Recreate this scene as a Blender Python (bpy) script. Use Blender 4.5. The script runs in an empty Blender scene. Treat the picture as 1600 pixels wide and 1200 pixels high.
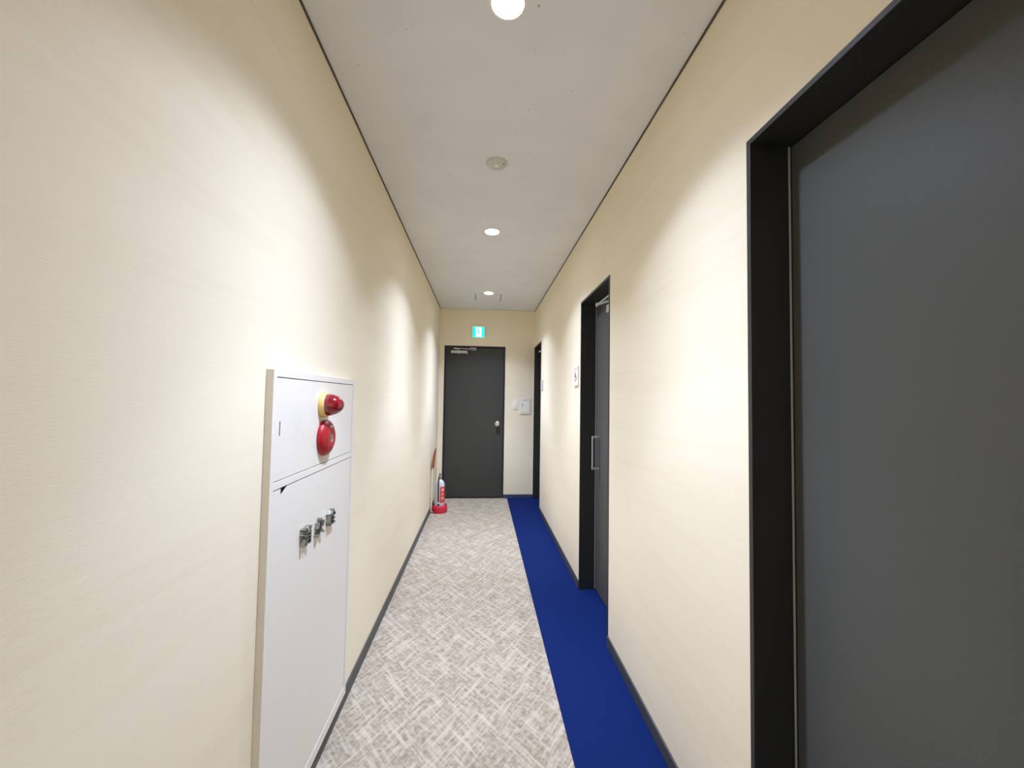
import bpy, bmesh, math, random
from mathutils import Vector, Matrix
random.seed(7)
S = bpy.context.scene
COL = S.collection

# ------------------------------------------------------------------ camera
CAM_H = 1.3381
cam_data = bpy.data.cameras.new('camera')
cam_data.sensor_fit = 'HORIZONTAL'; cam_data.sensor_width = 36.0
cam_data.lens = 618.09 / 1600 * 36.0
cam_data.clip_start = 0.02; cam_data.clip_end = 60
cam = bpy.data.objects.new('camera', cam_data); COL.objects.link(cam)
r = Vector((0.9969733, -0.0762557, 0.0151432))
f = Vector((0.0756361, 0.9964124, 0.0379679))
u = r.cross(f).normalized(); r = f.cross(u).normalized()
cam.matrix_world = Matrix(((r.x, u.x, -f.x, 0), (r.y, u.y, -f.y, 0), (r.z, u.z, -f.z, CAM_H), (0, 0, 0, 1)))
S.camera = cam

# ------------------------------------------------------------------ world, exposure
w = bpy.data.worlds.new('world'); S.world = w; w.use_nodes = True
w.node_tree.nodes['Background'].inputs[0].default_value = (0.9, 0.95, 1, 1)
w.node_tree.nodes['Background'].inputs[1].default_value = 0.05
S.view_settings.view_transform = 'Standard'; S.view_settings.look = 'None'
S.view_settings.gamma = 1.0; S.view_settings.use_curve_mapping = False
S.view_settings.exposure = 0.0
S.cycles.max_bounces = 16; S.cycles.diffuse_bounces = 10
S.cycles.sample_clamp_indirect = 4.0
S.cycles.use_denoising = True

# ------------------------------------------------------------------ key measures (metres)
XL, XR, YE, ZC = -0.580, 0.712, 5.380, 2.554
YB = -2.6                                   # the corridor goes on behind the camera
DH = 2.05                                   # outer height of the door frames
BLUE = 0.3623                               # where the blue carpet starts
SLAB = 0.825                                # face of the side doors, behind the wall face
LAMPS = [(0.058, 1.160), (0.053, 2.820), (0.057, 4.486), (0.055, -2.10)]   # the last one is an unseen lamp added behind the viewer as fill
LAMP_POWER = 192.0
LAMP_COL = (0.84, 0.98, 1.33)
PHOTOMETRY = [(0, 0.80), (15, 0.85), (26, 0.75), (35, 0.38), (45, 0.175), (55, 0.08), (66.4, 0.04)]   # angle, relative intensity
SPOT = math.radians(122); BLEND = 0.30

# ------------------------------------------------------------------ materials
def mat(name, col, rough=0.5, metal=0.0, emit=None, es=0.0, spec=0.5, coat=0.0, noise=None):
    m = bpy.data.materials.new(name); m.use_nodes = True
    nt = m.node_tree; b = nt.nodes['Principled BSDF']
    b.inputs['Base Color'].default_value = (*col, 1); b.inputs['Roughness'].default_value = rough
    b.inputs['Metallic'].default_value = metal; b.inputs['Specular IOR Level'].default_value = spec
    b.inputs['Coat Weight'].default_value = coat
    if emit:
        b.inputs['Emission Color'].default_value = (*emit, 1); b.inputs['Emission Strength'].default_value = es
    # every material carries a little procedural variation of its colour and surface
    sc, amt, bump = noise or (60, 0.03, 0.02)
    tc = nt.nodes.new('ShaderNodeTexCoord')
    n = nt.nodes.new('ShaderNodeTexNoise'); n.inputs['Scale'].default_value = sc; n.inputs['Detail'].default_value = 4
    nt.links.new(tc.outputs['Object'], n.inputs['Vector'])
    mr = nt.nodes.new('ShaderNodeMapRange'); mr.inputs['To Min'].default_value = 1 - amt; mr.inputs['To Max'].default_value = 1 + amt
    nt.links.new(n.outputs['Fac'], mr.inputs['Value'])
    mx = nt.nodes.new('ShaderNodeVectorMath'); mx.operation = 'SCALE'; mx.inputs[0].default_value = col
    nt.links.new(mr.outputs[0], mx.inputs['Scale']); nt.links.new(mx.outputs[0], b.inputs['Base Color'])
    if bump:
        bp = nt.nodes.new('ShaderNodeBump'); bp.inputs['Strength'].default_value = bump; bp.inputs['Distance'].default_value = 0.002
        nt.links.new(n.outputs['Fac'], bp.inputs['Height']); nt.links.new(bp.outputs[0], b.inputs['Normal'])
    return m

def ramp(nt, a, b, ca, cb):
    c = nt.nodes.new('ShaderNodeValToRGB'); e = c.color_ramp.elements
    e[0].position, e[1].position = a, b
    e[0].color = (*ca, 1) if len(ca) == 3 else ca; e[1].color = (*cb, 1) if len(cb) == 3 else cb
    return c

def noise_node(nt, vec, scale3, detail=3, rot=None, rough=0.5):
    mp = nt.nodes.new('ShaderNodeMapping'); mp.inputs['Scale'].default_value = scale3
    src = vec
    if rot is not None:
        m0 = nt.nodes.new('ShaderNodeMapping'); m0.inputs['Rotation'].default_value = (0, 0, rot)
        nt.links.new(vec, m0.inputs['Vector']); src = m0.outputs[0]
    nt.links.new(src, mp.inputs['Vector'])
    n = nt.nodes.new('ShaderNodeTexNoise'); n.inputs['Scale'].default_value = 1
    n.inputs['Detail'].default_value = detail; n.inputs['Roughness'].default_value = rough
    nt.links.new(mp.outputs[0], n.inputs['Vector'])
    return n

def wallpaper():
    m = bpy.data.materials.new('woven_wallpaper'); m.use_nodes = True
    nt = m.node_tree; b = nt.nodes['Principled BSDF']; b.inputs['Roughness'].default_value = 0.75
    b.inputs['Specular IOR Level'].default_value = 0.25
    g = nt.nodes.new('ShaderNodeNewGeometry'); P = g.outputs['Position']
    n1 = noise_node(nt, P, (6, 2.2, 60), 4)          # long horizontal streaks
    n2 = noise_node(nt, P, (300, 40, 900), 2)        # fine weave
    n3 = noise_node(nt, P, (2, 0.7, 9), 3)           # broad soft bands
    a = nt.nodes.new('ShaderNodeMath'); a.operation = 'MULTIPLY_ADD'; a.inputs[1].default_value = 0.5
    nt.links.new(n1.outputs['Fac'], a.inputs[0]); nt.links.new(n3.outputs['Fac'], a.inputs[2])
    a2 = nt.nodes.new('ShaderNodeMath'); a2.operation = 'MULTIPLY_ADD'; a2.inputs[1].default_value = 0.5
    nt.links.new(n2.outputs['Fac'], a2.inputs[0]); nt.links.new(a.outputs[0], a2.inputs[2])
    c = ramp(nt, 0.70, 1.30, WALL_A, WALL_B)
    nt.links.new(a2.outputs[0], c.inputs['Fac']); nt.links.new(c.outputs[0], b.inputs['Base Color'])
    bp = nt.nodes.new('ShaderNodeBump'); bp.inputs['Strength'].default_value = 0.15; bp.inputs['Distance'].default_value = 0.0015
    nt.links.new(n2.outputs['Fac'], bp.inputs['Height']); nt.links.new(bp.outputs[0], b.inputs['Normal'])
    return m
WALL_A = (0.835, 0.740, 0.550); WALL_B = (0.870, 0.780, 0.595)

def ceiling_mat():
    m = bpy.data.materials.new('speckled_ceiling_board'); m.use_nodes = True
    nt = m.node_tree; b = nt.nodes['Principled BSDF']; b.inputs['Roughness'].default_value = 0.9
    b.inputs['Specular IOR Level'].default_value = 0.1
    g = nt.nodes.new('ShaderNodeNewGeometry'); P = g.outputs['Position']
    v = nt.nodes.new('ShaderNodeTexVoronoi'); v.inputs['Scale'].default_value = 1.0
    mp = nt.nodes.new('ShaderNodeMapping'); mp.inputs['Scale'].default_value = (40, 24, 1); mp.inputs['Rotation'].default_value = (0, 0, 0.35)
    nt.links.new(P, mp.inputs['Vector'])
    wn = noise_node(nt, P, (55, 55, 1), 2)
    ad = nt.nodes.new('ShaderNodeVectorMath'); ad.operation = 'ADD'
    nt.links.new(mp.outputs[0], ad.inputs[0]); nt.links.new(wn.outputs['Color'], ad.inputs[1])
    nt.links.new(ad.outputs[0], v.inputs['Vector'])
    spot = nt.nodes.new('ShaderNodeMath'); spot.operation = 'LESS_THAN'; spot.inputs[1].default_value = 0.085
    nt.links.new(v.outputs['Distance'], spot.inputs[0])
    sx = nt.nodes.new('ShaderNodeSeparateXYZ'); nt.links.new(v.outputs['Color'], sx.inputs[0])
    few = nt.nodes.new('ShaderNodeMath'); few.operation = 'GREATER_THAN'; few.inputs[1].default_value = 0.60
    nt.links.new(sx.outputs[0], few.inputs[0])
    mu = nt.nodes.new('ShaderNodeMath'); mu.operation = 'MULTIPLY'
    nt.links.new(spot.outputs[0], mu.inputs[0]); nt.links.new(few.outputs[0], mu.inputs[1])
    mu2 = nt.nodes.new('ShaderNodeMath'); mu2.operation = 'MULTIPLY'
    nt.links.new(mu.outputs[0], mu2.inputs[0]); nt.links.new(sx.outputs[1], mu2.inputs[1])
    n = noise_node(nt, P, (5, 5, 5), 5)
    c = ramp(nt, 0.3, 0.7, (0.765, 0.77, 0.77), (0.805, 0.81, 0.815))
    nt.links.new(n.outputs['Fac'], c.inputs['Fac'])
    mix = nt.nodes.new('ShaderNodeMix'); mix.data_type = 'RGBA'; mix.inputs['B'].default_value = (0.30, 0.27, 0.23, 1)
    nt.links.new(mu2.outputs[0], mix.inputs['Factor']); nt.links.new(c.outputs[0], mix.inputs['A'])
    nt.links.new(mix.outputs['Result'], b.inputs['Base Color'])
    n4 = noise_node(nt, P, (140, 140, 140), 3)
    bp = nt.nodes.new('ShaderNodeBump'); bp.inputs['Strength'].default_value = 0.12; bp.inputs['Distance'].default_value = 0.002
    nt.links.new(n4.outputs['Fac'], bp.inputs['Height']); nt.links.new(bp.outputs[0], b.inputs['Normal'])
    return m

def carpet_beige():
    m = bpy.data.materials.new('crosshatched_beige_carpet'); m.use_nodes = True
    nt = m.node_tree; b = nt.nodes['Principled BSDF']; b.inputs['Roughness'].default_value = 0.95
    b.inputs['Specular IOR Level'].default_value = 0.1
    g = nt.nodes.new('ShaderNodeNewGeometry'); P = g.outputs['Position']
    base = noise_node(nt, P, (52, 52, 52), 3)
    big = noise_node(nt, P, (7, 7, 7), 3)
    c0 = ramp(nt, 0.33, 0.66, (0.265, 0.214, 0.153), (0.435, 0.367, 0.278))
    nt.links.new(base.outputs['Fac'], c0.inputs['Fac'])
    prev = c0.outputs[0]
    def hatch(rot, sc, lo, hi, strength, prev):
        n = noise_node(nt, P, sc, 1.5, rot)
        rr = ramp(nt, lo, hi, (0, 0, 0), (1, 1, 1)); nt.links.new(n.outputs['Fac'], rr.inputs['Fac'])
        k = nt.nodes.new('ShaderNodeMath'); k.operation = 'MULTIPLY'; k.inputs[1].default_value = strength
        nt.links.new(rr.outputs[0], k.inputs[0])
        mx = nt.nodes.new('ShaderNodeMix'); mx.data_type = 'RGBA'; mx.inputs['B'].default_value = (0.58, 0.503, 0.405, 1)
        nt.links.new(k.outputs[0], mx.inputs['Factor']); nt.links.new(prev, mx.inputs['A'])
        return mx.outputs['Result']
    for rot in (math.radians(35), math.radians(-40)):
        prev = hatch(rot, (80, 7.5, 1), 0.50, 0.66, 0.50, prev)
        prev = hatch(rot + 0.03, (52, 4.2, 1), 0.585, 0.68, 0.60, prev)
    nt.links.new(prev, b.inputs['Base Color'])
    n4 = noise_node(nt, P, (420, 420, 420), 2)
    bp = nt.nodes.new('ShaderNodeBump'); bp.inputs['Strength'].default_value = 0.5; bp.inputs['Distance'].default_value = 0.003
    nt.links.new(n4.outputs['Fac'], bp.inputs['Height']); nt.links.new(bp.outputs[0], b.inputs['Normal'])
    return m

M_WALL = wallpaper(); M_CEIL = ceiling_mat(); M_CARPET = carpet_beige()
M_BLUE = mat('navy_blue_carpet', (0.0038, 0.0155, 0.095), 0.95, spec=0.1, noise=(260, 0.28, 0.5))
M_FRAME = mat('dark_frame_paint', (0.024, 0.024, 0.021), 0.42, noise=(180, 0.06, 0.05))
M_DOOR4 = mat('dark_charcoal_steel_door_paint', (0.046, 0.046, 0.040), 0.55, spec=0.35, noise=(420, 0.10, 0.1))
M_DOOR = mat('charcoal_door_laminate', (0.078, 0.079, 0.071), 0.55, spec=0.4, noise=(420, 0.10, 0.12))
M_BASE = mat('dark_grey_vinyl_baseboard', (0.062, 0.061, 0.058), 0.5)
M_BASEB = mat('dark_navy_vinyl_baseboard', (0.035, 0.055, 0.11), 0.5)
M_GAP = mat('shadow_gap_trim', (0.10, 0.085, 0.055), 0.8)
M_GASKET = mat('grey_rubber_seal', (0.33, 0.34, 0.34), 0.35)
M_WHITE = mat('white_enamelled_steel', (0.79, 0.75, 0.67), 0.42, noise=(40, 0.01, 0.0))
M_PLASTIC = mat('white_plastic', (0.86, 0.83, 0.75), 0.4, noise=(40, 0.01, 0.0))
M_GREYPL = mat('pale_grey_plastic', (0.60, 0.60, 0.54), 0.5)
M_DARK = mat('dark_recess', (0.05, 0.05, 0.05), 0.7)
M_HOLE = mat('grille_hole', (0.30, 0.30, 0.30), 0.7)
M_RED = mat('glossy_red_plastic', (0.37, 0.005, 0.010), 0.40, coat=0.05, noise=(40, 0.03, 0.0))
M_LENS = mat('dark_red_lens', (0.22, 0.002, 0.012), 0.12, coat=1.0, noise=(40, 0.05, 0.0))
M_CREAM = mat('cream_yellow_plastic', (0.80, 0.56, 0.20), 0.4)
M_STEEL = mat('brushed_steel', (0.62, 0.63, 0.62), 0.30, 1.0, noise=(200, 0.05, 0.02))
M_SATIN = mat('silver_painted_metal', (0.50, 0.52, 0.50), 0.40, 0.4, noise=(200, 0.05, 0.02))
M_BRASS = mat('pale_brass', (0.75, 0.68, 0.52), 0.22, 1.0)
M_CHROME = mat('dark_chrome_letters', (0.34, 0.33, 0.29), 0.28, 1.0)
M_BODY = mat('silver_white_cylinder_paint', (0.62, 0.64, 0.68), 0.3, coat=0.4, noise=(30, 0.02, 0.0))
M_LABELR = mat('red_label', (0.72, 0.05, 0.05), 0.45)
M_STAND = mat('red_stand_plastic', (0.62, 0.02, 0.05), 0.4)
M_ORANGE = mat('orange_brown_board', (0.36, 0.10, 0.025), 0.5)
M_BLACK = mat('black_rubber', (0.02, 0.02, 0.025), 0.5)
M_NAVY = mat('navy_print', (0.02, 0.05, 0.16), 0.5)
M_PALEBLUE = mat('pale_blue_print', (0.45, 0.55, 0.75), 0.5)
M_GREYPR = mat('grey_print', (0.22, 0.22, 0.21), 0.5)
M_WHITEPR = mat('white_print', (0.82, 0.80, 0.78), 0.5)
M_EXITG = mat('lit_green_panel', (0.0, 0.5, 0.35), 0.4, emit=(0.0, 1.0, 0.72), es=1.05)
M_EXITW = mat('lit_white_panel', (0.8, 0.9, 0.9), 0.4, emit=(0.80, 1.0, 0.97), es=1.0)
M_HOUSING = mat('beige_sign_housing', (0.85, 0.78, 0.66), 0.5)
M_LAMP = mat('glowing_downlight_diffuser', (0.9, 0.9, 0.9), 0.4, emit=LAMP_COL, es=55.0)

# ------------------------------------------------------------------ mesh helpers
def bm_box(bm, x0, x1, y0, y1, z0, z1):
    vs = [bm.verts.new(p) for p in ((x0,y0,z0),(x1,y0,z0),(x1,y1,z0),(x0,y1,z0),(x0,y0,z1),(x1,y0,z1),(x1,y1,z1),(x0,y1,z1))]
    for q in ((0,3,2,1),(4,5,6,7),(0,1,5,4),(1,2,6,5),(2,3,7,6),(3,0,4,7)):
        bm.faces.new([vs[i] for i in q])

def bm_lathe(bm, prof, seg=48, axis='z', at=(0, 0, 0)):
    """prof: list of (radius, height); a radius of 0 closes the shape on its axis"""
    def P(rr, h, a):
        c, s = rr * math.cos(a), rr * math.sin(a)
        v = {'z': (c, s, h), 'x': (h, c, s), 'y': (c, h, s), '-y': (c, -h, s)}[axis]
        return (v[0] + at[0], v[1] + at[1], v[2] + at[2])
    rings = []
    for rr, h in prof:
        if rr <= 1e-7: rings.append([bm.verts.new(P(0, h, 0))])
        else: rings.append([bm.verts.new(P(rr, h, 2 * math.pi * k / seg)) for k in range(seg)])
    for A, B in zip(rings, rings[1:]):
        if len(A) == 1 and len(B) == 1: continue
        for k in range(seg):
            a0, a1 = A[k % len(A)], A[(k + 1) % len(A)]; b0, b1 = B[k % len(B)], B[(k + 1) % len(B)]
            if len(A) == 1: bm.faces.new((a0, b0, b1))
            elif len(B) == 1: bm.faces.new((a0, a1, b0))
            else: bm.faces.new((a0, a1, b1, b0))

def bm_tube(bm, pts, rad, seg=12):
    pts = [Vector(p) for p in pts]; rings = []
    for i, p in enumerate(pts):
        d = (pts[min(i + 1, len(pts) - 1)] - pts[max(i - 1, 0)]).normalized()
        a = d.cross(Vector((0.13, 0.31, 0.94))).normalized()
        if a.length < 0.5: a = Vector((1, 0, 0))
        b = d.cross(a)
        rings.append([bm.verts.new(p + rad * (math.cos(t) * a + math.sin(t) * b)) for t in [2 * math.pi * k / seg for k in range(seg)]])
    for A, B in zip(rings, rings[1:]):
        for k in range(seg): bm.faces.new((A[k], A[(k + 1) % seg], B[(k + 1) % seg], B[k]))
    bm.faces.new(rings[0][::-1]); bm.faces.new(rings[-1])

def bm_prism(bm, pts2, fn, t0, t1):
    """extrude the outline pts2 from t0 to t1; fn(a, b, t) -> point"""
    A = [bm.verts.new(fn(a, b, t0)) for a, b in pts2]; B = [bm.verts.new(fn(a, b, t1)) for a, b in pts2]
    n = len(A)
    bm.faces.new(A[::-1]); bm.faces.new(B)
    for k in range(n): bm.faces.new((A[k], A[(k + 1) % n], B[(k + 1) % n], B[k]))

def obj(name, bm, m, parent=None, bevel=0.0, smooth=False, seg=2):
    bmesh.ops.recalc_face_normals(bm, faces=bm.faces[:])
    if bevel:
        es = [e for e in bm.edges if len(e.link_faces) == 2 and e.calc_face_angle(0) > 0.6]
        bmesh.ops.bevel(bm, geom=es, offset=bevel, segments=seg, affect='EDGES', profile=0.5)
    me = bpy.data.meshes.new(name); bm.to_mesh(me); bm.free()
    me.materials.append(m)
    o = bpy.data.objects.new(name, me); COL.objects.link(o)
    if smooth:
        for p in me.polygons: p.use_smooth = True
        ms = [q for q in me.polygons]
        try: me.set_sharp_from_angle(angle=math.radians(38))
        except Exception: pass
    if parent:
        o.parent = parent
        o.matrix_parent_inverse = Matrix.Translation(-parent.location)
    return o

def box(name, x0, x1, y0, y1, z0, z1, m, parent=None, bevel=0.0):
    bm = bmesh.new(); bm_box(bm, x0, x1, y0, y1, z0, z1); return obj(name, bm, m, parent, bevel)

def thing(name, loc, label, cat, group=None, kind=None):
    o = bpy.data.objects.new(name, None); COL.objects.link(o); o.location = loc
    o.empty_display_size = 0.05
    return tag(o, label, cat, group, kind)

def tag(o, label, cat, group=None, kind=None):
    o['label'] = label; o['category'] = cat
    if group: o['group'] = group
    if kind: o['kind'] = kind
    return o

def text(name, s, size, m, parent, place, extrude=0.001, offset=0.0, yscale=1.0):
    """raised lettering turned into a mesh; place is a matrix from the text plane to the world"""
    cu = bpy.data.curves.new(name + '_curve', 'FONT'); cu.body = s; cu.size = size
    cu.align_x = 'CENTER'; cu.align_y = 'CENTER'; cu.extrude = extrude; cu.offset = offset
    to = bpy.data.objects.new(name + '_tmp', cu); COL.objects.link(to)
    bpy.context.view_layer.update()
    me = bpy.data.meshes.new_from_object(to.evaluated_get(bpy.context.evaluated_depsgraph_get()))
    bpy.data.objects.remove(to); bpy.data.curves.remove(cu)
    me.transform(Matrix.Diagonal((1, yscale, 1, 1))); me.transform(place); me.materials.clear(); me.materials.append(m); me.name = name
    o = bpy.data.objects.new(name, me); COL.objects.link(o)
    o.parent = parent; o.matrix_parent_inverse = Matrix.Translation(-parent.location)
    return o

def frame_mx(origin, right, up):
    R_, U_ = Vector(right), Vector(up); N = R_.cross(U_)
    return Matrix(((R_.x, U_.x, N.x, origin[0]), (R_.y, U_.y, N.y, origin[1]), (R_.z, U_.z, N.z, origin[2]), (0, 0, 0, 1)))

# ------------------------------------------------------------------ room shell
TH = 0.16
OPEN = [(0.13, 1.006), (2.165, 2.8163), (4.7465, 5.370)]     # openings in the right wall
EX0, EX1 = -0.513, 0.3118                                     # opening in the end wall

CY0, CY1, CZ0, CZ1 = 1.1130, 1.7915, 0.072, 1.4075           # recess for the hydrant cabinet
bm = bmesh.new()
bm_box(bm, XL - 0.2, XL, YB, CY0, -0.1, ZC + 0.1); bm_box(bm, XL - 0.2, XL, CY1, YE + TH, -0.1, ZC + 0.1)
bm_box(bm, XL - 0.2, XL, CY0, CY1, -0.1, CZ0); bm_box(bm, XL - 0.2, XL, CY0, CY1, CZ1, ZC + 0.1)
bm_box(bm, XL - 0.22, XL - 0.2, YB, YE + TH, -0.1, ZC + 0.1)
tag(obj('wall_left', bm, M_WALL), 'long beige papered wall on the left with the white fire hydrant cabinet', 'wall', kind='structure')
bm = bmesh.new(); ys = [YB] + [v for o_ in OPEN for v in o_] + [YE + TH]
for i in range(0, len(ys), 2): bm_box(bm, XR, XR + TH, ys[i], ys[i + 1], -0.1, ZC + 0.1)
for a, b in OPEN: bm_box(bm, XR, XR + TH, a, b, DH, ZC + 0.1)
bm_box(bm, XR + TH, XR + TH + 0.02, YB, YE + TH, -0.1, ZC + 0.1)
tag(obj('wall_right', bm, M_WALL), 'long beige papered wall on the right with three dark doorways', 'wall', kind='structure')
bm = bmesh.new()
bm_box(bm, XL - 0.1, EX0, YE, YE + TH, -0.1, ZC + 0.1); bm_box(bm, EX1, XR, YE, YE + TH, -0.1, ZC + 0.1)
bm_box(bm, EX0, EX1, YE, YE + TH, DH, ZC + 0.1); bm_box(bm, XL - 0.1, XR + TH, YE + TH, YE + TH + 0.02, -0.1, ZC + 0.1)
tag(obj('wall_end', bm, M_WALL), 'beige papered end wall around the far charcoal door', 'wall', kind='structure')
tag(box('wall_rear', XL - 0.1, XR + TH, YB - 0.1, YB, -0.1, ZC + 0.1, M_WALL), 'beige wall closing the corridor behind the viewpoint', 'wall', kind='structure')
tag(box('ceiling', XL - 0.1, XR + TH, YB - 0.1, YE + TH, ZC, ZC + 0.1, M_CEIL), 'off-white ceiling board with small dark flecks', 'ceiling', kind='structure')
tag(box('floor', XL - 0.1, BLUE, YB - 0.1, YE + TH, -0.1, 0, M_CARPET), 'pale beige carpet with a crosshatched line pattern', 'floor', kind='structure')
tag(box('floor', BLUE, XR + TH, YB - 0.1, YE + TH, -0.1, 0, M_BLUE), 'navy blue carpet strip along the right wall', 'floor', kind='structure')

# baseboards
def base(name, segs, m, label):
    bm = bmesh.new()
    for s in segs: bm_box(bm, *s)
    tag(obj(name, bm, m, None, 0.0015), label, 'baseboard', kind='structure')
base('baseboard_left', [(XL, XL + 0.008, YB, YE, 0, 0.062)], M_BASE, 'thin dark grey baseboard under the left wall')
base('baseboard_right', [(XR - 0.008, XR, a, b, 0, 0.055) for a, b in ((YB, 0.13), (1.006, 2.165), (2.8163, 4.7465))], M_BASE, 'thin dark grey baseboard under the right wall between the doorways')
base('baseboard_end', [(XL + 0.008, EX0, YE - 0.008, YE, 0, 0.052), (EX1, XR, YE - 0.008, YE, 0, 0.052)], M_BASEB, 'short dark navy baseboard under the end wall beside the far door')

# dark shadow line where walls meet the ceiling
def gap(name, s, label):
    tag(box(name, *s, M_GAP), label, 'trim', kind='structure')
gap('trim_1', (XL, XL + 0.006, YB, YE, ZC - 0.006, ZC), 'thin dark shadow-gap bead along the top of the left wall')
gap('trim_2', (XR - 0.006, XR, YB, YE, ZC - 0.006, ZC), 'thin dark shadow-gap bead along the top of the right wall')
gap('trim_3', (XL + 0.006, XR - 0.006, YE - 0.002, YE, ZC - 0.0015, ZC), 'very thin dark bead along the top of the end wall')

# ------------------------------------------------------------------ side doors
FACE = 0.015
def side_door(n, y0, y1, label, handle, closer):
    t = thing('door_%d' % n, (XR, (y0 + y1) / 2, 0), label, 'door', kind='structure')
    bm = bmesh.new()                                          # lining of the opening: two jambs and a head
    xa, xb = XR - 0.003, SLAB
    bm_box(bm, xa, xb + 0.04, y0, y0 + FACE, 0, DH - FACE)
    bm_box(bm, xa, xb + 0.04, y1 - FACE, y1, 0, DH - FACE)
    bm_box(bm, xa, xb + 0.04, y0, y1, DH - FACE, DH)
    obj('door_frame', bm, M_FRAME, t, 0.0008)
    box('door_panel', SLAB, SLAB + 0.038, y0 + FACE + 0.003, y1 - FACE - 0.003, 0.008, DH - FACE - 0.003, M_DOOR, t, 0.001)
    bm = bmesh.new()                                          # rounded seal in the corner between jamb and panel
    bm_tube(bm, [(SLAB - 0.004, y1 - FACE, 0.01), (SLAB - 0.004, y1 - FACE, DH - FACE - 0.002)], 0.0032, 10)
    bm_tube(bm, [(SLAB - 0.004, y0 + FACE, 0.01), (SLAB - 0.004, y0 + FACE, DH - FACE - 0.002)], 0.0032, 10)
    obj('seal', bm, M_GASKET, t, smooth=True)
    if handle:
        hy = y1 - FACE - 0.075; x = SLAB - 0.052; z0, z1 = 0.856, 1.087
        bm = bmesh.new()
        bm_box(bm, x, x + 0.009, hy - 0.007, hy + 0.007, z0, z1)
        for za, zb in ((z0, z0 + 0.013), (z1 - 0.013, z1)): bm_box(bm, x + 0.009, SLAB, hy - 0.0065, hy + 0.0065, za, zb)
        h = obj('door_handle', bm, M_SATIN, t, 0.001)
    if closer:
        ya = y0 + FACE + 0.05
        c = box('door_closer', SLAB - 0.045, SLAB, ya, ya + 0.22, 1.895, 1.945, M_SATIN, t, 0.004)
        bm = bmesh.new()
        el = (SLAB - 0.083, ya + 0.285, 1.962)
        bm_tube(bm, [(SLAB - 0.022, ya + 0.12, 1.962), el], 0.007, 8)
        bm_tube(bm, [el, (SLAB - 0.03, ya + 0.02, 2.005)], 0.0055, 8)
        bm_lathe(bm, [(0, -0.014), (0.010, -0.014), (0.010, 0.012), (0, 0.012)], 16, 'z', el)
        bm_lathe(bm, [(0, 1.945), (0.013, 1.945), (0.013, 1.970), (0, 1.970)], 16, 'z', (SLAB - 0.022, ya + 0.12, 0))
        bm_box(bm, SLAB - 0.045, SLAB - 0.015, ya, ya + 0.05, 2.005, DH - FACE)
        obj('closer_arm', bm, M_SATIN, c, smooth=True)
    return t
side_door(1, *OPEN[0], 'large charcoal door in a deep dark frame, nearest on the right', False, False)
side_door(2, *OPEN[1], 'charcoal door with a bar pull handle, halfway along the right wall', True, True)
side_door(3, *OPEN[2], 'narrow charcoal door in the right wall at the far corner', False, True)

# ------------------------------------------------------------------ door in the end wall
t = thing('door_4', ((EX0 + EX1) / 2, YE, 0), 'charcoal door with a round knob closing the far end of the corridor', 'door', kind='structure')
bm = bmesh.new()
bm_box(bm, EX0, EX0 + FACE, YE - 0.003, YE + 0.09, 0, DH - FACE); bm_box(bm, EX1 - FACE, EX1, YE - 0.003, YE + 0.09, 0, DH - FACE)
bm_box(bm, EX0, EX1, YE - 0.003, YE + 0.09, DH - FACE, DH)
obj('door_frame', bm, M_FRAME, t, 0.0008)
DY = YE + 0.022
box('door_panel', EX0 + FACE + 0.003, EX1 - FACE - 0.003, DY, DY + 0.04, 0.010, DH - FACE - 0.004, M_DOOR4, t, 0.001)
box('threshold', EX0 + FACE, EX1 - FACE, YE, YE + 0.09, 0, 0.006, M_FRAME, t)
bm = bmesh.new()
bm_lathe(bm, [(0.0, 0), (0.038, 0), (0.037, 0.006), (0.030, 0.011), (0.012, 0.013), (0.011, 0.030), (0.018, 0.036), (0.027, 0.044), (0.030, 0.055), (0.027, 0.064), (0.016, 0.070), (0, 0.071)], 40, '-y', (0.221, DY, 0.995))
k = obj('door_knob', bm, M_BRASS, t, smooth=True)
bm = bmesh.new(); bm_lathe(bm, [(0, 0.070), (0.007, 0.070), (0.007, 0.0725), (0, 0.0725)], 20, '-y', (0.221, DY, 0.995)); obj('key_cylinder', bm, M_STEEL, k, smooth=True)
bm = bmesh.new()
bm_box(bm, -0.424, -0.212, DY - 0.045, DY, 1.948, 1.983)
bm_box(bm, -0.214, -0.200, DY - 0.040, DY, 1.936, 1.980)
c = obj('door_closer', bm, M_SATIN, t, 0.002)
bm = bmesh.new()
bm_tube(bm, [(-0.322, DY - 0.024, 1.983), (-0.322, DY - 0.024, 2.004)], 0.010, 14)
bm_tube(bm, [(-0.322, DY - 0.024, 1.936), (-0.322, DY - 0.024, 1.948)], 0.010, 14)
bm_prism(bm, [(-0.385, 2.010), (-0.09, 1.990), (-0.09, 2.002), (-0.385, 2.016)], lambda a, b, q: (a, q, b), DY - 0.075, DY - 0.055)
bm_prism(bm, [(-0.385, 1.998), (-0.310, 1.998), (-0.310, 2.010), (-0.385, 2.010)], lambda a, b, q: (a, q, b), DY - 0.075, DY - 0.018)
bm_box(bm, -0.175, -0.085, DY - 0.075, DY - 0.012, 1.994, 2.012)
bm_box(bm, -0.170, -0.090, DY - 0.012, DY - 0.001, 1.990, 2.030)
obj('closer_arm', bm, M_SATIN, c)

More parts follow.
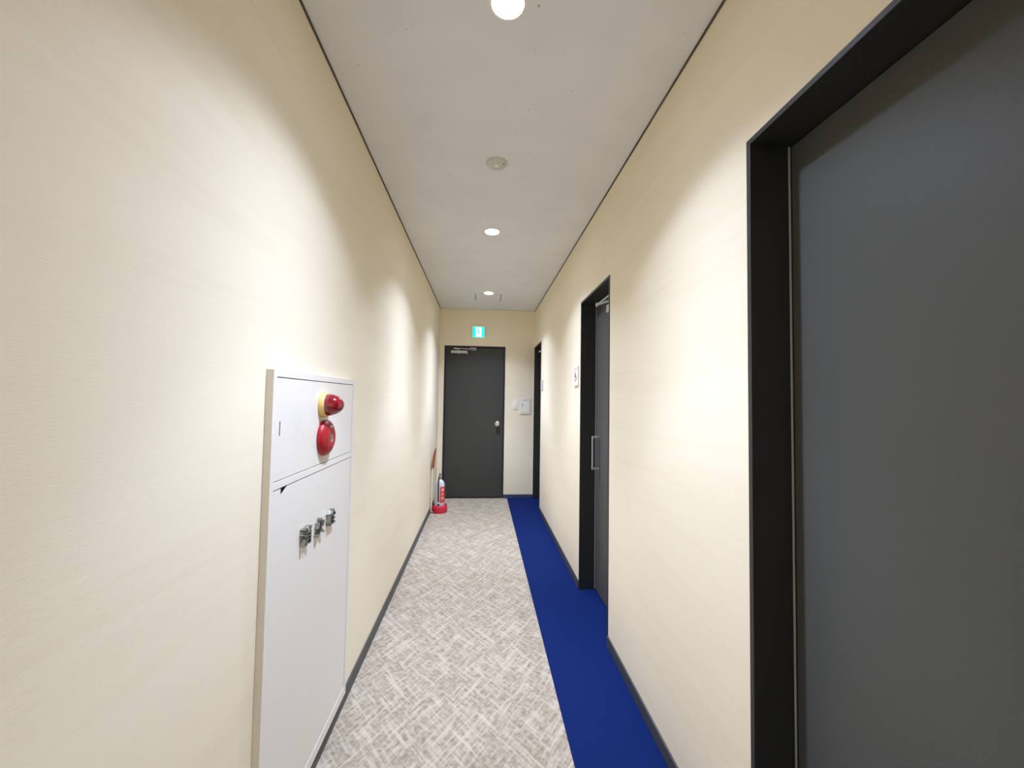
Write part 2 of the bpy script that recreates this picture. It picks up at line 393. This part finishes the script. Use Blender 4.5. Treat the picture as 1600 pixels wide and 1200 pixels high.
# ------------------------------------------------------------------ ceiling lamps
def build_lamp(i, x, y, label):
    t = thing('downlight', (x, y, ZC), label, 'ceiling light', group='round ceiling downlights')
    bm = bmesh.new()
    bm_lathe(bm, [(0.050, -0.012), (0.053, -0.004), (0.060, -0.0045), (0.066, -0.003), (0.067, 0.0)], 48, 'z', (x, y, ZC))
    obj('trim_ring', bm, M_PLASTIC, t, smooth=True)
    bm = bmesh.new(); bm_lathe(bm, [(0.053, -0.0035), (0.035, -0.0062), (0, -0.007)], 48, 'z', (x, y, ZC))
    obj('diffuser', bm, M_LAMP, t, smooth=True)
    ld = bpy.data.lights.new('downlight_beam', 'SPOT'); ld.energy = LAMP_POWER; ld.color = LAMP_COL
    ld.spot_size = SPOT; ld.spot_blend = BLEND; ld.shadow_soft_size = 0.03
    # photometry of a deep reflector downlight: strongest straight down, weak towards its cut-off
    ld.use_nodes = True; nt = ld.node_tree; em = nt.nodes['Emission']
    tc = nt.nodes.new('ShaderNodeTexCoord'); sx = nt.nodes.new('ShaderNodeSeparateXYZ'); nt.links.new(tc.outputs['Normal'], sx.inputs[0])
    ab = nt.nodes.new('ShaderNodeMath'); ab.operation = 'ABSOLUTE'; nt.links.new(sx.outputs['Z'], ab.inputs[0])
    mr = nt.nodes.new('ShaderNodeMapRange'); mr.inputs['From Min'].default_value = 0.4; mr.inputs['From Max'].default_value = 1.0
    nt.links.new(ab.outputs[0], mr.inputs['Value'])
    fc = nt.nodes.new('ShaderNodeFloatCurve'); nt.links.new(mr.outputs[0], fc.inputs['Value'])
    cv = fc.mapping.curves[0]; pts = [((math.cos(math.radians(a)) - 0.4) / 0.6, v) for a, v in PHOTOMETRY][::-1]
    cv.points[0].location = pts[0]; cv.points[1].location = pts[-1]
    for p_ in pts[1:-1]: cv.points.new(*p_)
    fc.mapping.update(); nt.links.new(fc.outputs[0], em.inputs['Strength'])
    lo = bpy.data.objects.new('downlight_beam', ld); COL.objects.link(lo)
    lo.parent = t; lo.location = (0, 0, -0.045)
    return t
for i, ((x, y), lb) in enumerate(zip(LAMPS, ['bright round downlight nearest the viewer, at the top of the photo', 'round downlight halfway along the ceiling, beyond the flat detector disc', 'farthest round downlight, just in front of the square ceiling vent',
    'added unseen fill downlight in the ceiling far behind the viewer'])):
    build_lamp(i, x, y, lb)

# flat heat detector
t = thing('smoke_detector', (0.056, 2.0, ZC), 'flat round off-white detector disc on the ceiling between two downlights', 'detector')
bm = bmesh.new(); bm_lathe(bm, [(0.056, 0), (0.056, -0.004), (0.050, -0.010), (0.030, -0.012), (0, -0.012)], 48, 'z', (0.056, 2.0, ZC)); obj('base_plate', bm, M_GREYPL, t, smooth=True)
bm = bmesh.new(); bm_lathe(bm, [(0.013, -0.012), (0.012, -0.015), (0.006, -0.018), (0, -0.0185)], 32, 'z', (0.056, 2.0, ZC)); obj('sensor', bm, M_PLASTIC, t, smooth=True)
bm = bmesh.new(); bm_lathe(bm, [(0.004, -0.011), (0.004, -0.0135), (0, -0.0135)], 12, 'z', (0.092, 1.985, ZC)); obj('indicator', bm, M_DARK, t)

# square vent with slots at both sides
t = thing('ceiling_vent', (0.055, 4.72, ZC), 'square off-white vent plate with dark side slots on the ceiling before the far door', 'vent')
bm = bmesh.new()
for s in ((-0.118, -0.098, 4.555, 4.885), (0.208, 0.228, 4.555, 4.885), (-0.098, 0.208, 4.555, 4.563), (-0.098, 0.208, 4.877, 4.885)):
    bm_box(bm, s[0], s[1], s[2], s[3], ZC - 0.006, ZC)
obj('vent_frame', bm, M_CEIL, t, 0.001)
box('cover_plate', -0.088, 0.198, 4.570, 4.870, ZC - 0.010, ZC - 0.002, M_CEIL, t, 0.001)
for xa in (-0.100, 0.198): box('slot', xa, xa + 0.012, 4.575, 4.865, ZC - 0.0065, ZC - 0.001, M_GREYPR, t)

# ------------------------------------------------------------------ fire hydrant cabinet
CX = -0.560
Y0, Y1, Z0, Z1 = 1.111, 1.7935, 0.070, 1.4095
t = thing('fire_hydrant_cabinet', (XL, (Y0 + Y1) / 2, Z0), 'white steel fire hydrant cabinet with red lamp set into the left wall', 'cabinet')
uy0, uy1, uz0, uz1 = 1.132, 1.770, 1.101, 1.388
ly0, ly1, lz0, lz1 = 1.130, 1.770, 0.110, 1.0765
bm = bmesh.new()
bm_box(bm, XL, CX, Y0, uy0 - 0.0022, Z0, Z1); bm_box(bm, XL, CX, uy1 + 0.0022, Y1, Z0, Z1)
bm_box(bm, XL, CX, uy0 - 0.0022, uy1 + 0.0022, uz1 + 0.0022, Z1); bm_box(bm, XL, CX, uy0 - 0.0022, uy1 + 0.0022, lz1 + 0.0022, uz0 - 0.0022)
bm_box(bm, XL, CX, uy0 - 0.0022, uy1 + 0.0022, Z0, lz0 - 0.0022)
obj('cabinet_frame', bm, M_WHITE, t, 0.0)
bm = bmesh.new(); xa = XL - 0.18                              # steel box let into the wall
bm_box(bm, xa, xa + 0.002, CY0 + 0.001, CY1 - 0.001, CZ0 + 0.001, CZ1 - 0.001)
bm_box(bm, xa, XL, CY0 + 0.001, CY0 + 0.003, CZ0 + 0.001, CZ1 - 0.001); bm_box(bm, xa, XL, CY1 - 0.003, CY1 - 0.001, CZ0 + 0.001, CZ1 - 0.001)
bm_box(bm, xa, XL, CY0 + 0.001, CY1 - 0.001, CZ0 + 0.001, CZ0 + 0.003); bm_box(bm, xa, XL, CY0 + 0.001, CY1 - 0.001, CZ1 - 0.003, CZ1 - 0.001)
obj('inner_box', bm, M_WHITE, t)
up = box('upper_panel', CX - 0.006, CX - 0.0015, uy0, uy1, uz0, uz1, M_WHITE, t, 0.0012)
bm = bmesh.new()
bm_prism(bm, [(ly0, lz0), (ly1, lz0), (ly1, lz1), (1.214, lz1), (1.174, 1.056), (1.174, lz1), (ly0, lz1)], lambda a, b, q: (q, a, b), CX - 0.0027, CX - 0.0015)
ld = obj('lower_door', bm, M_WHITE, t)
box('pull_slot', CX - 0.0016, CX - 0.0008, 1.1535, 1.1570, 1.226, 1.266, M_DARK, up)
bm = bmesh.new()                                              # speaker grille: rings of small holes
for k in range(1, 13):
    rr = 0.0055 * k
    for a in range(36):
        if k < 3 and a % 3: continue
        an = 2 * math.pi * a / 36
        bm_lathe(bm, [(0.00125, 0), (0, 0.0003)], 6, 'x', (CX - 0.0016, 1.264 + rr * math.cos(an), 1.250 + rr * math.sin(an)))
g = obj('speaker_grille', bm, M_HOLE, up); g['kind'] = 'stuff'

# lettering on the lower door
for ch, yy, zz in (('\u6d88', 1.330, 0.886), ('\u706b', 1.438, 0.882), ('\u6813', 1.541, 0.884)):
    text('raised_character', ch, 0.062, M_CHROME, ld, frame_mx((CX + 0.0065, yy, zz), (0, 1, 0), (0, 0, 1)), 0.0075, 0.0006)

# lamp on the cabinet
c0 = (CX - 0.0015, 1.452, 1.308)
bm = bmesh.new(); bm_lathe(bm, [(0, 0), (0.044, 0), (0.045, 0.004), (0.045, 0.013), (0.042, 0.018), (0.036, 0.019), (0, 0.019)], 56, 'x', c0); lt = obj('alarm_lamp', bm, M_CREAM, t, smooth=True); lt['label'] = 'cream ring base of the warning lamp'
bm = bmesh.new(); bm_lathe(bm, [(0.0385, 0.019), (0.0388, 0.027), (0.0368, 0.036), (0.0330, 0.047), (0.0275, 0.056), (0.0215, 0.0632), (0.0145, 0.0685), (0.007, 0.0717), (0, 0.0725)], 56, 'x', c0); ln = obj('lens', bm, M_LENS, lt, smooth=True); ln['label'] = 'dark red domed lens'

# round call button
c1 = (CX - 0.0015, 1.470, 1.190)
bm = bmesh.new(); bm_lathe(bm, [(0, 0), (0.063, 0), (0.064, 0.006), (0.062, 0.013), (0.053, 0.021), (0.040, 0.027), (0.026, 0.029), (0.017, 0.028), (0.0145, 0.024), (0.0135, 0.014), (0, 0.013)], 56, 'x', c1); lt = obj('call_button', bm, M_RED, t, smooth=True); lt['label'] = 'round red fire call button'
bm = bmesh.new(); bm_lathe(bm, [(0.0145, 0.0245), (0.0148, 0.0265), (0.0125, 0.0262), (0.0118, 0.020), (0.0118, 0.0145)], 40, 'x', c1); obj('clear_rim', bm, M_STEEL, lt, smooth=True)
bm = bmesh.new(); bm_lathe(bm, [(0, 0.0155), (0.010, 0.0155), (0.011, 0.0135)][::-1], 32, 'x', c1); obj('push_disc', bm, M_CREAM, lt, smooth=True)
bm = bmesh.new()
pts = [(-0.013, -0.0035), (0.013, -0.0035), (0.013, 0.0035), (-0.013, 0.0035)]
bm_prism(bm, pts, lambda a, b, q: (c1[0] + 0.0262 + q - 0.42 * (b), c1[1] + a, c1[2] + 0.040 + b), 0.0, 0.0008); obj('label_plate', bm, M_GREYPL, lt)

# ------------------------------------------------------------------ extinguisher and its stand
ex, ey = -0.476, 4.762
t = thing('extinguisher_stand', (ex, ey, 0), 'red round extinguisher stand with a sign post, at the far left corner', 'stand')
bm = bmesh.new(); bm_lathe(bm, [(0, 0.0), (0.094, 0.0), (0.096, 0.010), (0.094, 0.060), (0.090, 0.080), (0.084, 0.086), (0.078, 0.082), (0.072, 0.030), (0, 0.028)], 48, 'z', (ex, ey, 0)); obj('base', bm, M_STAND, t, smooth=True)
bm = bmesh.new()
bm_prism(bm, [(-0.5715, 0.010), (-0.5575, 0.010), (-0.548, 0.52), (-0.562, 0.52)], lambda a, b, q: (a, q, b), 4.695, 4.702)
bm_box(bm, -0.571, -0.545, 4.695, 4.735, 0.008, 0.022)
obj('sign_post', bm, M_PLASTIC, t, 0.0008)
bm = bmesh.new()
ca, sa = math.cos(math.radians(62)), math.sin(math.radians(62))
def plate(a, b, q):
    xx = a * ca + q * sa; yy = a * sa - q * ca
    return (-0.556 + xx * 0.8 + (b - 0.50) * 0.060, 4.71 + yy, b)
bm_prism(bm, [(-0.035, 0.495), (0.030, 0.500), (0.045, 0.745), (0.018, 0.745), (-0.020, 0.66)], plate, -0.002, 0.002)
sp = obj('sign_board', bm, M_ORANGE, t)
t = thing('fire_extinguisher', (ex, ey, 0.03), 'silver fire extinguisher with a red label standing in the red stand', 'fire extinguisher')
bm = bmesh.new(); bm_lathe(bm, [(0, 0.0285), (0.052, 0.0285), (0.060, 0.040), (0.0615, 0.060), (0.0615, 0.292), (0.060, 0.315), (0.052, 0.345), (0.038, 0.365), (0.024, 0.374), (0.022, 0.380), (0, 0.380)], 48, 'z', (ex, ey, 0)); obj('cylinder_body', bm, M_BODY, t, smooth=True)
bm = bmesh.new()                                              # red label round the front right side
R1 = 0.0623; a0, a1 = math.radians(-80), math.radians(5); n = 20
for zz in ((0.115, 0.300),):
    A = [bm.verts.new((ex + R1 * math.cos(a0 + (a1 - a0) * k / n), ey + R1 * math.sin(a0 + (a1 - a0) * k / n), zz[0])) for k in range(n + 1)]
    B = [bm.verts.new((v.co.x, v.co.y, zz[1])) for v in A]
    for k in range(n): bm.faces.new((A[k], A[k + 1], B[k + 1], B[k]))
lb = obj('label_sheet', bm, M_LABELR, t, smooth=True)
an = math.radians(-52)
for k, ch in enumerate('\u6d88\u706b\u5668'):
    text('label_print', ch, 0.036, M_WHITEPR, lb, frame_mx((ex + 0.0632 * math.cos(an), ey + 0.0632 * math.sin(an), 0.262 - 0.050 * k), (-math.sin(an), math.cos(an), 0), (0, 0, 1)), 0.0004, 0.0008)
bm = bmesh.new()
bm_lathe(bm, [(0, 0.380), (0.019, 0.380), (0.019, 0.398), (0.013, 0.402), (0.013, 0.415), (0, 0.415)], 24, 'z', (ex, ey, 0))
bm_box(bm, ex - 0.012, ex + 0.012, ey - 0.02, ey + 0.02, 0.413, 0.430)
v = obj('valve', bm, M_STEEL, t, smooth=True)
bm = bmesh.new()
bm_prism(bm, [(0.020, 0.422), (-0.075, 0.432), (-0.090, 0.426), (-0.088, 0.420), (0.0, 0.412)], lambda a, b, q: (ex + q - 0.35 * a * 0.3, ey + a, b), -0.008, 0.008)
bm_prism(bm, [(0.020, 0.430), (-0.060, 0.468), (-0.085, 0.466), (-0.084, 0.460), (-0.050, 0.455), (0.0, 0.426)], lambda a, b, q: (ex + q - 0.35 * a * 0.3, ey + a, b), -0.008, 0.008)
obj('squeeze_handle', bm, M_STEEL, v)
bm = bmesh.new(); bm_lathe(bm, [(0, 0), (0.006, 0), (0.007, 0.012), (0, 0.02)], 12, 'z', (ex - 0.002, ey - 0.012, 0.446)); obj('safety_pin', bm, mat('yellow_plastic', (0.75, 0.68, 0.22), 0.4), v)
bm = bmesh.new()
P = []
for k in range(25):
    q = k / 24
    P.append((ex - 0.002 - 0.006 * math.sin(q * 3.14), ey - 0.030 - 0.040 * min(1, q * 4), 0.418 - 0.008 * q * 4 if q < 0.12 else 0.414 - (q - 0.12) * 0.385))
bm_tube(bm, P, 0.0075, 10); obj('hose', bm, M_BLACK, t, smooth=True)
bm = bmesh.new(); bm_box(bm, ex - 0.018, ex + 0.012, ey - 0.079, ey - 0.055, 0.112, 0.124); obj('hose_clip', bm, M_PLASTIC, t, 0.002)

# ------------------------------------------------------------------ things on the end wall
c = thing('exit_sign', (-0.059, YE, 2.243), 'lit green and white emergency exit sign above the far door', 'sign')
sx0, sx1, sz0, sz1 = -0.142, 0.024, 2.160, 2.328
box('sign_housing', sx0, sx1, YE - 0.030, YE, sz0, sz1, M_HOUSING, c, 0.002)
fy = YE - 0.0305
box('green_panel', sx0 + 0.004, sx1 - 0.004, fy - 0.002, fy, sz0 + 0.004, sz1 - 0.018, M_EXITG, c)
bm = bmesh.new(); F = lambda a, b, q: (-0.062 + a, q, 2.236 + b)
bm_prism(bm, [(-0.030, -0.066), (0.045, -0.066), (0.045, 0.066), (-0.036, 0.066), (-0.036, 0.020), (-0.036, -0.030)], F, fy - 0.003, fy - 0.002)
pn = obj('doorway_pictogram', bm, M_EXITW, c)
bm = bmesh.new()
def limb(p, q, w0, w1, ya, yb):
    d = Vector((q[0] - p[0], q[1] - p[1])).normalized(); nrm = Vector((-d.y, d.x))
    pts = [(p[0] + nrm.x * w0, p[1] + nrm.y * w0), (p[0] - nrm.x * w0, p[1] - nrm.y * w0), (q[0] - nrm.x * w1, q[1] - nrm.y * w1), (q[0] + nrm.x * w1, q[1] + nrm.y * w1)]
    bm_prism(bm, pts, F, ya, yb)
ya, yb = fy - 0.0036, fy - 0.003
bm_prism(bm, [(-0.004 + 0.0075 * math.cos(k * math.pi / 6), 0.040 + 0.0075 * math.sin(k * math.pi / 6)) for k in range(12)], F, ya, yb)
limb((-0.004, 0.029), (0.006, -0.004), 0.009, 0.008, ya, yb)
limb((-0.004, 0.026), (-0.026, 0.012), 0.0035, 0.003, ya, yb)
limb((-0.002, 0.024), (0.020, 0.012), 0.0035, 0.003, ya, yb)
limb((0.004, -0.002), (-0.016, -0.024), 0.0045, 0.004, ya, yb)
limb((-0.016, -0.024), (-0.030, -0.022), 0.004, 0.003, ya, yb)
limb((0.007, -0.003), (0.024, -0.024), 0.0045, 0.004, ya, yb)
limb((0.024, -0.024), (0.022, -0.050), 0.004, 0.003, ya, yb)
obj('running_figure', bm, M_EXITG, pn)

t = thing('light_switch', (0.461, YE, 1.262), 'small white wall switch plate to the right of the far door', 'switch')
box('switch_plate', 0.423, 0.499, YE - 0.008, YE, 1.200, 1.325, M_PLASTIC, t, 0.002)
box('rocker', 0.440, 0.482, YE - 0.012, YE - 0.008, 1.228, 1.297, M_PLASTIC, t, 0.0015)

t = thing('wall_control_box', (0.594, YE, 1.25), 'white square control box with a small catch beside the wall switch', 'control box')
box('box_body', 0.520, 0.668, YE - 0.012, YE, 1.137, 1.350, M_WHITE, t, 0.002)
d = box('cover', 0.542, 0.648, YE - 0.015, YE - 0.012, 1.160, 1.335, M_PLASTIC, t, 0.001)
box('catch', 0.548, 0.555, YE - 0.018, YE - 0.015, 1.236, 1.278, M_GREYPR, d)
bm = bmesh.new()
for k in range(9): bm_box(bm, 0.562 + k * 0.0095, 0.568 + k * 0.0095, YE - 0.0155, YE - 0.015, 1.318 + 0.002 * (k % 2), 1.328)
obj('print_line', bm, M_GREYPR, d)

# ------------------------------------------------------------------ plates on the right wall
def wall_sign(y0, y1, z0, z1, mplate, label, fig, wheel):
    t = thing('restroom_sign', (XR, (y0 + y1) / 2, (z0 + z1) / 2), label, 'sign')
    p = box('sign_plate', XR - 0.012, XR, y0, y1, z0, z1, mplate, t, 0.0015)
    yc, zc = (y0 + y1) / 2, (z0 + z1) / 2; s = (z1 - z0)
    G = lambda a, b, q: (q, yc - a * s, zc + b * s)           # a grows towards the viewer
    xa, xb = XR - 0.0128, XR - 0.012
    def poly(pts, m, name):
        bm = bmesh.new(); bm_prism(bm, pts, G, xa, xb); return bm
    bm = bmesh.new()
    def cap(p_, q_, w_):
        d = Vector((q_[0] - p_[0], q_[1] - p_[1])).normalized(); n_ = Vector((-d.y, d.x)) * w_
        bm_prism(bm, [(p_[0] + n_.x, p_[1] + n_.y), (p_[0] - n_.x, p_[1] - n_.y), (q_[0] - n_.x, q_[1] - n_.y), (q_[0] + n_.x, q_[1] + n_.y)], G, xa, xb)
    def dot(cx, cy, rr):
        bm_prism(bm, [(cx + rr * math.cos(k * math.pi / 8), cy + rr * math.sin(k * math.pi / 8)) for k in range(16)], G, xa, xb)
    if wheel:
        dot(-0.04, 0.17, 0.055); cap((-0.04, 0.12), (-0.02, -0.03), 0.045); cap((-0.03, 0.05), (0.12, 0.04), 0.025)
        cap((-0.03, -0.03), (0.12, -0.05), 0.035); cap((0.12, -0.04), (0.19, -0.20), 0.03)
        for k in range(10):
            q0, q1 = math.radians(110 + 24 * k), math.radians(110 + 24 * (k + 1))
            cap((-0.02 + 0.15 * math.cos(q0), -0.12 + 0.15 * math.sin(q0)), (-0.02 + 0.15 * math.cos(q1), -0.12 + 0.15 * math.sin(q1)), 0.018)
    else:
        dot(0, 0.25, 0.08); cap((0, 0.14), (0, -0.12), 0.13); cap((-0.06, -0.10), (-0.06, -0.36), 0.04); cap((0.06, -0.10), (0.06, -0.36), 0.04)
    obj('pictogram', bm, fig, p)
    if wheel:
        bm = bmesh.new()
        for k in range(5): bm_prism(bm, [(-0.30 + k * 0.13, 0.33), (-0.21 + k * 0.13, 0.33), (-0.21 + k * 0.13, 0.40), (-0.30 + k * 0.13, 0.40)], G, xa, xb)
        obj('print_line', bm, M_PALEBLUE, p)
    return t
wall_sign(2.862, 2.990, 1.445, 1.592, M_PLASTIC, 'white restroom sign with a navy wheelchair symbol beside the middle doorway', M_NAVY, True)
wall_sign(4.560, 4.690, 1.455, 1.565, M_GREYPL, 'small grey restroom sign beside the farthest doorway on the right', M_GREYPR, False)
